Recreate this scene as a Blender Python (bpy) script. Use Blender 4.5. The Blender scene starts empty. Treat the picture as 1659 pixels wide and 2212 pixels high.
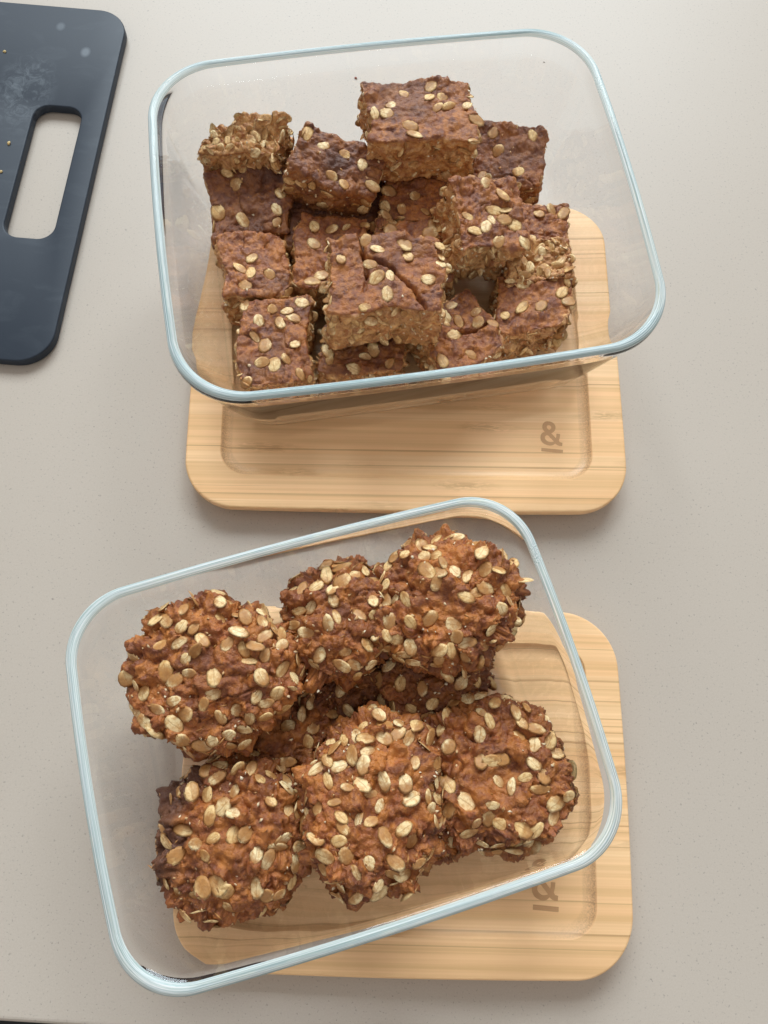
import bpy, bmesh, math, random
import numpy as np
from mathutils import Vector, Matrix

random.seed(7)
RNG = np.random.default_rng(11)
scene = bpy.context.scene
COL = scene.collection

# ------------------------------------------------------------------ camera
H = 0.34746
PITCH, ROLL = 0.2993, 0.0972
cp, sp, cr, sr = math.cos(PITCH), math.sin(PITCH), math.cos(ROLL), math.sin(ROLL)
FWD = Vector((0, sp, -cp)); UP0 = Vector((0, cp, sp)); RT0 = Vector((1, 0, 0))
RIGHT = RT0 * cr + UP0 * sr
UP = UP0 * cr - RT0 * sr
cam_data = bpy.data.cameras.new('camera')
cam = bpy.data.objects.new('camera', cam_data)
COL.objects.link(cam)
M = Matrix.Identity(4)
for i in range(3):
    M[i][0] = RIGHT[i]; M[i][1] = UP[i]; M[i][2] = -FWD[i]
M[2][3] = H
cam.matrix_world = M
cam_data.sensor_fit = 'HORIZONTAL'
cam_data.sensor_width = 36
cam_data.lens = 36 * 1633.5 / 1659
cam_data.clip_start = 0.01
cam_data.clip_end = 50
scene.camera = cam
CAMP = Vector((0, 0, H))

# ------------------------------------------------------------------ room light
world = bpy.data.worlds.new('World')
scene.world = world
world.use_nodes = True
bg = world.node_tree.nodes['Background']
bg.inputs[0].default_value = (1.0, 0.965, 0.93, 1)
bg.inputs[1].default_value = 0.51

def area(name, loc, target, sx, sy, power, color):
    d = bpy.data.lights.new(name, 'AREA')
    d.shape = 'RECTANGLE'; d.size = sx; d.size_y = sy; d.energy = power; d.color = color
    o = bpy.data.objects.new(name, d); COL.objects.link(o)
    o.location = loc
    o.rotation_euler = (Vector(target) - Vector(loc)).to_track_quat('-Z', 'Y').to_euler()
    return o
area('window_light', (-0.15, 3.3, 2.6), (0, 0.2, 0), 3.0, 1.9, 222, (0.83, 0.935, 1.0))

scene.view_settings.view_transform = 'Standard'
scene.view_settings.look = 'None'
scene.view_settings.exposure = 0.0
scene.view_settings.gamma = 1.0
scene.cycles.use_denoising = True
scene.cycles.max_bounces = 32
scene.cycles.transmission_bounces = 32
scene.cycles.sample_clamp_indirect = 0.0
scene.cycles.sample_clamp_direct = 0.0
scene.cycles.blur_glossy = 0.0
scene.cycles.caustics_refractive = True
scene.cycles.caustics_reflective = True

# ------------------------------------------------------------------ materials
def new_mat(name):
    m = bpy.data.materials.new(name); m.use_nodes = True
    nt = m.node_tree
    b = nt.nodes['Principled BSDF']
    return m, nt, b
def N(nt, t, **kw):
    n = nt.nodes.new(t)
    for k, v in kw.items():
        if k.startswith('i_'):
            n.inputs[k[2:].replace('_', ' ')].default_value = v
        else:
            setattr(n, k, v)
    return n
def L(nt, a, b): nt.links.new(a, b)
def ramp(nt, fac, stops, interp='LINEAR'):
    r = N(nt, 'ShaderNodeValToRGB'); r.color_ramp.interpolation = interp
    e = r.color_ramp.elements
    while len(e) < len(stops): e.new(0.5)
    for el, (p, c) in zip(e, stops):
        el.position = p
        el.color = (c, c, c, 1) if isinstance(c, (int, float)) else (*c, 1)
    L(nt, fac, r.inputs[0]); return r
def mix(nt, fac, a, b, blend='MIX'):
    m = N(nt, 'ShaderNodeMix', data_type='RGBA', blend_type=blend)
    for sock, val in ((m.inputs[0], fac), (m.inputs[6], a), (m.inputs[7], b)):
        if isinstance(val, (int, float)): sock.default_value = val
        elif isinstance(val, tuple): sock.default_value = (*val, 1)
        else: L(nt, val, sock)
    return m.outputs[2]
def math_n(nt, op, a, b=None, c=None):
    m = N(nt, 'ShaderNodeMath', operation=op)
    for i, val in enumerate((a, b, c)):
        if val is None: continue
        if isinstance(val, (int, float)): m.inputs[i].default_value = val
        else: L(nt, val, m.inputs[i])
    return m.outputs[0]
def objcoord(nt, scale=(1, 1, 1), loc=None, rot=None):
    tc = N(nt, 'ShaderNodeTexCoord'); mp = N(nt, 'ShaderNodeMapping')
    mp.inputs['Scale'].default_value = scale
    if loc: mp.inputs['Location'].default_value = loc
    if rot: mp.inputs['Rotation'].default_value = rot
    L(nt, tc.outputs['Object'], mp.inputs['Vector']); return mp.outputs[0]
def noise(nt, vec, scale, detail=3, rough=0.5, dist=0.0):
    n = N(nt, 'ShaderNodeTexNoise')
    n.inputs['Scale'].default_value = scale; n.inputs['Detail'].default_value = detail
    n.inputs['Roughness'].default_value = rough; n.inputs['Distortion'].default_value = dist
    L(nt, vec, n.inputs['Vector']); return n.outputs['Fac']
def bump(nt, b, height, strength, dist):
    n = N(nt, 'ShaderNodeBump'); n.inputs['Strength'].default_value = strength
    n.inputs['Distance'].default_value = dist
    L(nt, height, n.inputs['Height']); L(nt, n.outputs[0], b.inputs['Normal'])

def mat_counter():
    m, nt, b = new_mat('quartz_counter')
    v = objcoord(nt)
    big = noise(nt, v, 6, 3)
    fine = noise(nt, v, 1500, 2)
    dots = noise(nt, v, 820, 2.0, 0.6)
    rare = noise(nt, v, 330, 2, 0.65)
    c = mix(nt, big, (0.462, 0.400, 0.338), (0.505, 0.440, 0.374))
    c = mix(nt, ramp(nt, fine, [(0.35, 0.0), (0.65, 1.0)]).outputs[0], c, mix(nt, 0.16, c, (0.62, 0.57, 0.51)))
    c = mix(nt, ramp(nt, dots, [(0.0, 0.6), (0.31, 0.45), (0.37, 0.0)]).outputs[0], c, (0.23, 0.20, 0.18))
    c = mix(nt, ramp(nt, rare, [(0.0, 0.55), (0.245, 0.5), (0.27, 0.0)]).outputs[0], c, (0.16, 0.14, 0.13))
    L(nt, c, b.inputs['Base Color'])
    b.inputs['Roughness'].default_value = 0.42
    b.inputs['Specular IOR Level'].default_value = 0.30
    bump(nt, b, noise(nt, v, 500, 2), 0.05, 0.0004)
    return m

def mat_bamboo(seed):
    m, nt, b = new_mat('bamboo')
    v = objcoord(nt, loc=(seed * 1.37, seed * 0.71, 0))
    sep = N(nt, 'ShaderNodeSeparateXYZ'); L(nt, v, sep.inputs[0])
    # laminated strips: cell per strip across the grain, broken into lengths
    warp = noise(nt, objcoord(nt, (6, 40, 1), (seed, 0, 0)), 1.0, 2)
    yy = math_n(nt, 'ADD', sep.outputs['Y'], math_n(nt, 'MULTIPLY', warp, 0.003))
    strip = math_n(nt, 'FLOOR', math_n(nt, 'MULTIPLY', yy, 165))
    wn = N(nt, 'ShaderNodeTexWhiteNoise', noise_dimensions='1D'); L(nt, strip, wn.inputs['W'])
    grain = noise(nt, objcoord(nt, (7, 900, 60), (seed, 0, 0)), 1.0, 4, 0.6)
    grain2 = noise(nt, objcoord(nt, (2.5, 430, 30), (seed * 2, 0, 0)), 1.0, 3, 0.55)
    lines = noise(nt, objcoord(nt, (1.6, 640, 30), (seed * 3, 5, 0)), 1.0, 2, 0.5)
    c = mix(nt, wn.outputs['Value'], (0.90, 0.550, 0.275), (0.95, 0.645, 0.360))
    c = mix(nt, ramp(nt, grain, [(0.3, 0.0), (0.7, 1.0)]).outputs[0], mix(nt, 0.34, c, (0.62, 0.34, 0.14)), c)
    c = mix(nt, ramp(nt, grain2, [(0.36, 0.40), (0.55, 0.0)]).outputs[0], c, (0.62, 0.36, 0.150))
    c = mix(nt, ramp(nt, lines, [(0.28, 0.6), (0.33, 0.4), (0.36, 0.0)]).outputs[0], c, (0.40, 0.20, 0.07))
    # nodes (short wavy knots)
    nv = N(nt, 'ShaderNodeTexVoronoi', feature='F1'); nv.inputs['Scale'].default_value = 1.0
    L(nt, objcoord(nt, (13, 75, 1), (seed * 4, 2, 0)), nv.inputs['Vector'])
    knot = ramp(nt, nv.outputs['Distance'], [(0.08, 1.0), (0.26, 0.0)]).outputs[0]
    kw = noise(nt, objcoord(nt, (110, 760, 40), (seed, 0, 0)), 1.0, 3, 0.6, 1.5)
    kf = math_n(nt, 'MULTIPLY', knot, ramp(nt, kw, [(0.42, 0.0), (0.56, 1.0)]).outputs[0])
    c = mix(nt, math_n(nt, 'MULTIPLY', kf, 0.50), c, (0.42, 0.215, 0.08))
    # end grain of the routed cove is rougher and darker
    at = N(nt, 'ShaderNodeAttribute', attribute_name='endgrain')
    eg = noise(nt, objcoord(nt), 1500, 2, 0.6)
    ef = math_n(nt, 'MULTIPLY', at.outputs['Fac'], ramp(nt, eg, [(0.3, 0.95), (0.65, 0.25)]).outputs[0])
    c = mix(nt, ef, c, (0.36, 0.20, 0.105))
    L(nt, c, b.inputs['Base Color'])
    b.inputs['Roughness'].default_value = 0.42
    b.inputs['Specular IOR Level'].default_value = 0.4
    bump(nt, b, grain, 0.12, 0.0003)
    return m

def mat_plain(name, col, rough=0.5, spec=0.5):
    m, nt, b = new_mat(name)
    v = objcoord(nt)
    n = noise(nt, v, 300, 3)
    c = mix(nt, n, tuple(x * 0.9 for x in col), tuple(min(1, x * 1.1) for x in col))
    L(nt, c, b.inputs['Base Color'])
    b.inputs['Roughness'].default_value = rough
    b.inputs['Specular IOR Level'].default_value = spec
    return m

def mat_board():
    m, nt, b = new_mat('slate_plastic')
    v = objcoord(nt)
    n = noise(nt, v, 1400, 2)
    c = mix(nt, n, (0.015, 0.023, 0.036), (0.020, 0.030, 0.046))
    # dried flour smear beside the handle slot
    def blob(cx, cy, rx, ry):
        tc = N(nt, 'ShaderNodeTexCoord'); mp = N(nt, 'ShaderNodeMapping')
        mp.inputs['Location'].default_value = (-cx / rx, -cy / ry, 0)
        mp.inputs['Scale'].default_value = (1 / rx, 1 / ry, 0)
        L(nt, tc.outputs['Object'], mp.inputs['Vector'])
        le = N(nt, 'ShaderNodeVectorMath', operation='LENGTH'); L(nt, mp.outputs[0], le.inputs[0])
        return ramp(nt, le.outputs['Value'], [(0.45, 1.0), (1.0, 0.0)]).outputs[0]
    streak = noise(nt, objcoord(nt, (1, 1.0, 1)), 130, 5, 0.75, 1.2)
    smear = math_n(nt, 'MULTIPLY', blob(-0.0476, -0.0640, 0.019, 0.032), ramp(nt, streak, [(0.44, 0.0), (0.60, 0.5), (0.75, 1.0)]).outputs[0])
    spots = math_n(nt, 'MULTIPLY', blob(-0.0195, -0.0325, 0.0032, 0.0042), 0.55)
    spots2 = math_n(nt, 'MULTIPLY', blob(-0.0372, -0.0152, 0.0030, 0.0036), 0.35)
    film = ramp(nt, noise(nt, objcoord(nt, (1, 2.4, 1)), 30, 5, 0.65, 0.8), [(0.52, 0.0), (0.75, 0.25)]).outputs[0]
    f = math_n(nt, 'MAXIMUM', math_n(nt, 'MULTIPLY', smear, 0.62), math_n(nt, 'MAXIMUM', spots, spots2))
    f = math_n(nt, 'MAXIMUM', f, math_n(nt, 'MULTIPLY', film, 0.35))
    c = mix(nt, f, c, (0.19, 0.22, 0.25))
    L(nt, c, b.inputs['Base Color'])
    b.inputs['Roughness'].default_value = 0.5
    b.inputs['Specular IOR Level'].default_value = 0.36
    bump(nt, b, n, 0.05, 0.0002)
    return m

def mat_glass():
    m, nt, b = new_mat('clear_glass')
    b.inputs['Base Color'].default_value = (1.0, 1.0, 1.0, 1)
    b.inputs['Transmission Weight'].default_value = 1.0
    b.inputs['IOR'].default_value = 1.48
    b.inputs['Roughness'].default_value = 0.0
    return m
def mat_rim():
    m, nt, b = new_mat('rim_glass')
    at = N(nt, 'ShaderNodeUVMap', uv_map='rim')
    mp = N(nt, 'ShaderNodeMapping'); mp.inputs['Scale'].default_value = (11, 6, 1)
    L(nt, at.outputs[0], mp.inputs['Vector'])
    streak = noise(nt, mp.outputs[0], 1.0, 4, 0.6)
    b.inputs['Transmission Weight'].default_value = 1.0
    b.inputs['IOR'].default_value = 1.48
    L(nt, mix(nt, streak, (0.74, 0.92, 0.92), (0.94, 0.99, 0.99)), b.inputs['Base Color'])
    b.inputs['Roughness'].default_value = 0.08
    d = N(nt, 'ShaderNodeBsdfDiffuse'); tr = N(nt, 'ShaderNodeBsdfTranslucent')
    colr = mix(nt, ramp(nt, streak, [(0.3, 0.0), (0.7, 1.0)]).outputs[0], (0.50, 0.80, 0.82), (1.0, 1.0, 1.0))  # pale diffuse streaks put the rim's caught light and highlights into the colour
    L(nt, colr, d.inputs[0]); L(nt, colr, tr.inputs[0])
    s1 = N(nt, 'ShaderNodeMixShader'); s1.inputs[0].default_value = 0.18
    L(nt, d.outputs[0], s1.inputs[1]); L(nt, tr.outputs[0], s1.inputs[2])
    s2 = N(nt, 'ShaderNodeMixShader')
    L(nt, ramp(nt, streak, [(0.36, 0.42), (0.60, 0.80)]).outputs[0], s2.inputs[0])
    L(nt, b.outputs[0], s2.inputs[1]); L(nt, s1.outputs[0], s2.inputs[2])
    L(nt, s2.outputs[0], nt.nodes['Material Output'].inputs['Surface'])
    return m

def mat_dough(name, lo, mid_, hi, burnt):
    m, nt, b = new_mat(name)
    oi = N(nt, 'ShaderNodeObjectInfo')
    tc = N(nt, 'ShaderNodeTexCoord')
    ad = N(nt, 'ShaderNodeVectorMath', operation='ADD')
    sc = N(nt, 'ShaderNodeVectorMath', operation='SCALE'); sc.inputs[0].default_value = (3, 7, 5)
    L(nt, oi.outputs['Random'], sc.inputs['Scale'])
    L(nt, tc.outputs['Object'], ad.inputs[0]); L(nt, sc.outputs[0], ad.inputs[1])
    v = ad.outputs[0]
    n1 = noise(nt, v, 95, 4, 0.6); n2 = noise(nt, v, 330, 4, 0.65); n3 = noise(nt, v, 1500, 3, 0.6)
    c = mix(nt, ramp(nt, n1, [(0.35, 0.0), (0.65, 1.0)]).outputs[0], lo, mid_)
    c = mix(nt, ramp(nt, n2, [(0.42, 0.0), (0.68, 0.85)]).outputs[0], c, hi)
    c = mix(nt, ramp(nt, n3, [(0.30, 0.35), (0.5, 0.0)]).outputs[0], c, burnt)
    tn = N(nt, 'ShaderNodeAttribute', attribute_name='tone')
    c = mix(nt, math_n(nt, 'MULTIPLY', math_n(nt, 'MAXIMUM', tn.outputs['Fac'], 0.0), 0.75), c, hi)
    c = mix(nt, math_n(nt, 'MULTIPLY', math_n(nt, 'MAXIMUM', math_n(nt, 'MULTIPLY', tn.outputs['Fac'], -1.0), 0.0), 0.5), c, tuple(0.6 * q for q in lo))
    at = N(nt, 'ShaderNodeAttribute', attribute_name='burn_shade')
    c = mix(nt, math_n(nt, 'MULTIPLY', at.outputs['Fac'], 0.85), c, burnt)  # baked edges, plus shade painted onto covered cookies and bars
    cr_ = N(nt, 'ShaderNodeAttribute', attribute_name='crumb')
    tan = mix(nt, ramp(nt, n2, [(0.35, 0.0), (0.65, 1.0)]).outputs[0], (0.44, 0.155, 0.040), (0.80, 0.48, 0.19))
    tan = mix(nt, ramp(nt, n3, [(0.55, 0.0), (0.75, 0.6)]).outputs[0], tan, (0.74, 0.60, 0.38))
    c = mix(nt, cr_.outputs['Fac'], c, tan)
    L(nt, c, b.inputs['Base Color'])
    b.inputs['Roughness'].default_value = 0.46
    b.inputs['Specular IOR Level'].default_value = 0.5
    hgt = math_n(nt, 'ADD', math_n(nt, 'MULTIPLY', n3, 0.5), n2)
    bump(nt, b, hgt, 0.8, 0.0011)
    return m

def mat_flake(name, dough):
    m, nt, b = new_mat(name)
    oi = N(nt, 'ShaderNodeObjectInfo')
    tc = N(nt, 'ShaderNodeTexCoord')
    sc = N(nt, 'ShaderNodeVectorMath', operation='SCALE'); sc.inputs[0].default_value = (31, 17, 23)
    L(nt, oi.outputs['Random'], sc.inputs['Scale'])
    ad = N(nt, 'ShaderNodeVectorMath', operation='ADD')
    L(nt, tc.outputs['Object'], ad.inputs[0]); L(nt, sc.outputs[0], ad.inputs[1])
    v = ad.outputs[0]
    rnd = oi.outputs['Random']
    c = mix(nt, rnd, (0.80, 0.54, 0.24), (0.92, 0.74, 0.43))
    n0 = noise(nt, v, 5.0, 3, 0.6)
    c = mix(nt, ramp(nt, n0, [(0.35, 0.75), (0.58, 0.0)]).outputs[0], c, (0.58, 0.30, 0.09))
    # crease along the flake
    sep = N(nt, 'ShaderNodeSeparateXYZ'); L(nt, tc.outputs['Object'], sep.inputs[0])
    wob = math_n(nt, 'MULTIPLY', math_n(nt, 'SUBTRACT', noise(nt, v, 3, 1), 0.5), 0.12)
    cy_ = math_n(nt, 'ABSOLUTE', math_n(nt, 'ADD', sep.outputs['Y'], wob))
    cre = ramp(nt, cy_, [(0.0, 0.6), (0.035, 0.0)]).outputs[0]
    end = ramp(nt, math_n(nt, 'ABSOLUTE', sep.outputs['X']), [(0.28, 1.0), (0.42, 0.0)]).outputs[0]
    c = mix(nt, math_n(nt, 'MULTIPLY', cre, end), c, (0.36, 0.18, 0.06))
    # dough smeared over part of the flake
    ang = math_n(nt, 'MULTIPLY', math_n(nt, 'FRACT', math_n(nt, 'MULTIPLY', rnd, 37.0)), 6.283)
    side = math_n(nt, 'ADD', math_n(nt, 'MULTIPLY', sep.outputs['X'], math_n(nt, 'COSINE', ang)), math_n(nt, 'MULTIPLY', sep.outputs['Y'], math_n(nt, 'SINE', ang)))
    thr = math_n(nt, 'ADD', math_n(nt, 'ADD', side, math_n(nt, 'MULTIPLY', math_n(nt, 'SUBTRACT', noise(nt, v, 4.0, 3, 0.6), 0.5), 0.7)),
                 math_n(nt, 'MULTIPLY', math_n(nt, 'FRACT', math_n(nt, 'MULTIPLY', rnd, 17.0)), 0.62))
    sm = ramp(nt, thr, [(0.19, 0.0), (0.32, 0.65), (0.50, 1.0)]).outputs[0]
    c = mix(nt, math_n(nt, 'MULTIPLY', sm, 0.88), c, mix(nt, noise(nt, v, 6, 3), dough, (0.56, 0.25, 0.06)))
    L(nt, c, b.inputs['Base Color'])
    b.inputs['Roughness'].default_value = 0.5
    b.inputs['Specular IOR Level'].default_value = 0.4
    bump(nt, b, noise(nt, v, 12, 3), 0.35, 0.0006)
    return m

def mat_shard():
    m, nt, b = new_mat('oat_crumb')
    v = objcoord(nt)
    vo = N(nt, 'ShaderNodeTexVoronoi'); vo.inputs['Scale'].default_value = 480; L(nt, v, vo.inputs['Vector'])
    s = N(nt, 'ShaderNodeSeparateColor'); L(nt, vo.outputs['Color'], s.inputs[0])
    c = ramp(nt, s.outputs[0], [(0.0, (0.26, 0.10, 0.034)), (0.30, (0.48, 0.22, 0.075)), (0.6, (0.66, 0.44, 0.22)), (1.0, (0.82, 0.72, 0.54))]).outputs[0]
    L(nt, c, b.inputs['Base Color']); b.inputs['Roughness'].default_value = 0.6
    b.inputs['Specular IOR Level'].default_value = 0.3
    return m

M_COUNTER = mat_counter()
M_BAMBOO = [mat_bamboo(1.3), mat_bamboo(4.1)]
M_LOGO = mat_plain('burnt_bamboo', (0.52, 0.29, 0.14), 0.6, 0.2)
M_SEAL = mat_plain('silicone_seal', (0.55, 0.53, 0.50), 0.5)
M_BOARD = mat_board()
M_DARK = mat_plain('dark_floor', (0.022, 0.023, 0.024), 0.7, 0.3)
M_GLASS = mat_glass()
M_RIM = mat_rim()
M_COOKIE = mat_dough('cookie_dough', (0.190, 0.048, 0.015), (0.365, 0.100, 0.023), (0.550, 0.195, 0.037), (0.080, 0.026, 0.012))
M_BAR = mat_dough('bar_dough', (0.165, 0.047, 0.023), (0.315, 0.092, 0.024), (0.530, 0.195, 0.038), (0.070, 0.026, 0.018))
M_FLAKE = mat_flake('oat', (0.27, 0.105, 0.035))
M_FLAKE_BAR = mat_flake('oat_in_bar', (0.22, 0.095, 0.038))
M_SHARD = mat_shard()
M_STRAND = mat_plain('coconut_strand', (0.46, 0.21, 0.06), 0.5)

# ------------------------------------------------------------------ helpers
def link(name, me, mats, parent=None, smooth=True):
    o = bpy.data.objects.new(name, me); COL.objects.link(o)
    if not isinstance(mats, (list, tuple)): mats = [mats]
    if len(me.materials) == 0:
        for m in mats: me.materials.append(m)
    if smooth:
        me.polygons.foreach_set('use_smooth', [True] * len(me.polygons))
    if parent: o.parent = parent
    return o
def tag(o, label=None, cat=None, group=None, kind=None):
    if label: o['label'] = label
    if cat: o['category'] = cat
    if group: o['group'] = group
    if kind: o['kind'] = kind
    return o
def mesh_np(name, V, Fq):
    me = bpy.data.meshes.new(name)
    V = np.asarray(V, np.float32); Fq = np.asarray(Fq, np.int32)
    n = Fq.shape[1]
    me.vertices.add(len(V)); me.vertices.foreach_set('co', V.ravel())
    me.loops.add(Fq.size); me.loops.foreach_set('vertex_index', Fq.ravel())
    me.polygons.add(len(Fq)); me.polygons.foreach_set('loop_start', np.arange(0, Fq.size, n, dtype=np.int32))
    me.update(calc_edges=True); me.validate()
    return me
def fattr(me, name, arr):
    a = me.attributes.new(name, 'FLOAT', 'POINT'); a.data.foreach_set('value', np.asarray(arr, np.float32))

def hash3(ix, iy, iz, seed):
    h = (ix.astype(np.uint32) * np.uint32(374761393) + iy.astype(np.uint32) * np.uint32(668265263)
         + iz.astype(np.uint32) * np.uint32(2147483647) + np.uint32(seed * 144665 + 1013))
    h = (h ^ (h >> np.uint32(13))) * np.uint32(1274126177)
    h = (h ^ (h >> np.uint32(16))) * np.uint32(2246822519)
    h = h ^ (h >> np.uint32(15))
    return h.astype(np.float64) / 4294967295.0
def vnoise(P, scale, seed=0):
    p = P * scale; i = np.floor(p).astype(np.int64); f = p - i; f = f * f * f * (f * (f * 6 - 15) + 10)
    r = 0
    for dx in (0, 1):
        wx = f[:, 0] if dx else 1 - f[:, 0]
        for dy in (0, 1):
            wy = f[:, 1] if dy else 1 - f[:, 1]
            for dz in (0, 1):
                wz = f[:, 2] if dz else 1 - f[:, 2]
                r = r + wx * wy * wz * hash3(i[:, 0] + dx, i[:, 1] + dy, i[:, 2] + dz, seed)
    return r * 2 - 1
def fbm(P, scale, octv, seed=0, gain=0.5):
    a = 1.0; r = 0
    for k in range(octv):
        r = r + a * vnoise(P + k * 0.137, scale * 2 ** k, seed + k * 17); a *= gain
    return r
def worley(P, pts):
    """nearest distance and index"""
    d = np.empty(len(P)); ix = np.empty(len(P), int)
    p2 = (pts ** 2).sum(1)
    for s in range(0, len(P), 4096):
        q = P[s:s + 4096]
        D = (q ** 2).sum(1)[:, None] + p2[None] - 2 * q @ pts.T
        j = D.argmin(1); ix[s:s + 4096] = j; d[s:s + 4096] = np.sqrt(np.maximum(D[np.arange(len(q)), j], 0))
    return d, ix
def vnormals(V, F):
    n = np.zeros_like(V)
    a, b, c = V[F[:, 0]], V[F[:, 1]], V[F[:, 2]]
    fn = np.cross(b - a, c - a)
    if F.shape[1] == 4: fn = fn + np.cross(c - a, V[F[:, 3]] - a)
    for k in range(F.shape[1]): np.add.at(n, F[:, k], fn)
    return n / np.maximum(np.linalg.norm(n, axis=1, keepdims=True), 1e-12)

def outline(a, b, r, n=18, bow=0.0):
    """rounded rectangle, ccw, slightly bowed sides; returns (K,2)"""
    pts = []
    for cx, cy, a0 in ((a - r, b - r, 0), (-(a - r), b - r, 90), (-(a - r), -(b - r), 180), (a - r, -(b - r), 270)):
        for k in range(n + 1):
            t = math.radians(a0 + 90 * k / n)
            pts.append((cx + r * math.cos(t), cy + r * math.sin(t)))
        # subdivide the following straight side
        nx = pts[-1]
        if a0 == 0: end = (-(a - r), b)
        elif a0 == 90: end = (-a, -(b - r))
        elif a0 == 180: end = (a - r, -b)
        else: end = (a, b - r)
        for k in range(1, 12):
            s = k / 12
            x = nx[0] + (end[0] - nx[0]) * s; y = nx[1] + (end[1] - nx[1]) * s
            w = bow * 4 * s * (1 - s)
            if a0 == 0: y += w
            elif a0 == 90: x -= w
            elif a0 == 180: y -= w
            else: x += w
            pts.append((x, y))
    return np.array(pts)
def loft(rings, cap_first=None, cap_last=None):
    """rings: list of (K,3); quads between; optional centre fans"""
    K = len(rings[0]); V = np.concatenate(rings); F = []
    for i in range(len(rings) - 1):
        a = i * K + np.arange(K); b = i * K + (np.arange(K) + 1) % K
        F.append(np.stack([a, b, b + K, a + K], 1))
    return V, np.concatenate(F)

# ------------------------------------------------------------------ setting
def build_counter():
    bm = bmesh.new()
    yaw = 0.030
    # slab, its front edge passes under the lower left of the picture
    x0, x1, y0, y1, t = -1.3, 1.3, 0.0, 1.25, 0.03
    vs = [bm.verts.new(p) for p in ((x0, y0, -t), (x1, y0, -t), (x1, y1, -t), (x0, y1, -t), (x0, y0, 0), (x1, y0, 0), (x1, y1, 0), (x0, y1, 0))]
    for f in ((0, 3, 2, 1), (4, 5, 6, 7), (0, 1, 5, 4), (1, 2, 6, 5), (2, 3, 7, 6), (3, 0, 4, 7)):
        bm.faces.new([vs[i] for i in f])
    bmesh.ops.bevel(bm, geom=[e for e in bm.edges if abs(e.verts[0].co.y) < 1e-6 and abs(e.verts[1].co.y) < 1e-6 and e.verts[0].co.z == 0 and e.verts[1].co.z == 0],
                    offset=0.0022, segments=4, affect='EDGES', profile=0.5)
    me = bpy.data.meshes.new('countertop'); bm.to_mesh(me); bm.free()
    o = link('countertop', me, M_COUNTER, smooth=False)
    o.location = (-0.1313, -0.1172, 0); o.rotation_euler = (0, 0, yaw)
    tag(o, 'pale greige speckled quartz countertop under everything', kind='structure')
    me = bpy.data.meshes.new('floor')
    me.from_pydata([(-3, -3, 0), (3, -3, 0), (3, 3, 0), (-3, 3, 0)], [], [(0, 1, 2, 3)])
    o = link('floor', me, M_DARK, smooth=False); o.location = (0, 0, -0.9)
    tag(o, 'dark floor below the front edge of the counter', kind='structure')
build_counter()

# ------------------------------------------------------------------ bamboo lids
AMP = dict(
    outer=[(510, 352), (530, 352), (548, 356), (566, 363), (582, 374), (595, 388), (603, 404), (607, 420), (608, 436), (605, 454), (598, 470), (588, 484), (576, 496), (564, 505), (552, 512), (615, 572), (621, 556), (622, 540), (622, 511), (673, 511), (672, 540), (668, 570), (658, 600), (672, 622), (709, 628), (706, 673), (670, 674), (640, 666), (610, 648), (580, 672), (560, 679), (540, 682), (515, 681), (490, 676), (465, 668), (440, 655), (424, 639), (412, 620), (406, 600), (405, 580), (407, 560), (412, 542), (422, 527), (435, 515), (448, 508), (462, 504), (450, 490), (438, 472), (429, 455), (426, 438), (427, 418), (431, 400), (439, 384), (450, 371), (464, 361), (480, 355), (495, 352)],
    h1=[(517, 403), (530, 406), (541, 414), (548, 424), (549, 434), (546, 446), (540, 455), (531, 463), (520, 467), (508, 462), (498, 454), (490, 445), (486, 435), (487, 424), (492, 413), (503, 406)],
    h2=[(490, 545), (503, 545), (515, 550), (536, 571), (560, 592), (576, 607), (590, 622), (575, 629), (560, 632), (540, 634), (520, 632), (502, 625), (485, 615), (474, 603), (466, 590), (466, 575), (470, 562), (478, 551)],
    bar=[(423, 724), (718, 724), (718, 770), (423, 770)])
def emblem(parent, px, py, z, sc, ysc, rot):
    cu = bpy.data.curves.new('emblem', 'CURVE'); cu.dimensions = '2D'; cu.fill_mode = 'FRONT'
    for key in ('outer', 'h1', 'h2', 'bar'):
        pts = AMP[key]; s = cu.splines.new('POLY'); s.points.add(len(pts) - 1); s.use_cyclic_u = True
        for p, (x, y) in zip(s.points, pts):
            p.co = ((x - 570) * sc, -(y - 747) * sc * ysc, 0, 1)
    tmp = bpy.data.objects.new('tmp', cu); COL.objects.link(tmp)
    dg = bpy.context.evaluated_depsgraph_get(); dg.update()
    me = bpy.data.meshes.new_from_object(tmp.evaluated_get(dg))
    bpy.data.objects.remove(tmp); bpy.data.curves.remove(cu)
    me.materials.clear()
    o = link('emblem', me, M_LOGO, parent, smooth=False)
    o.location = (px, py, z); o.rotation_euler = (0, 0, rot)
    o['label'] = 'ampersand over a short bar, burnt into the wood'
    return o
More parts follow.
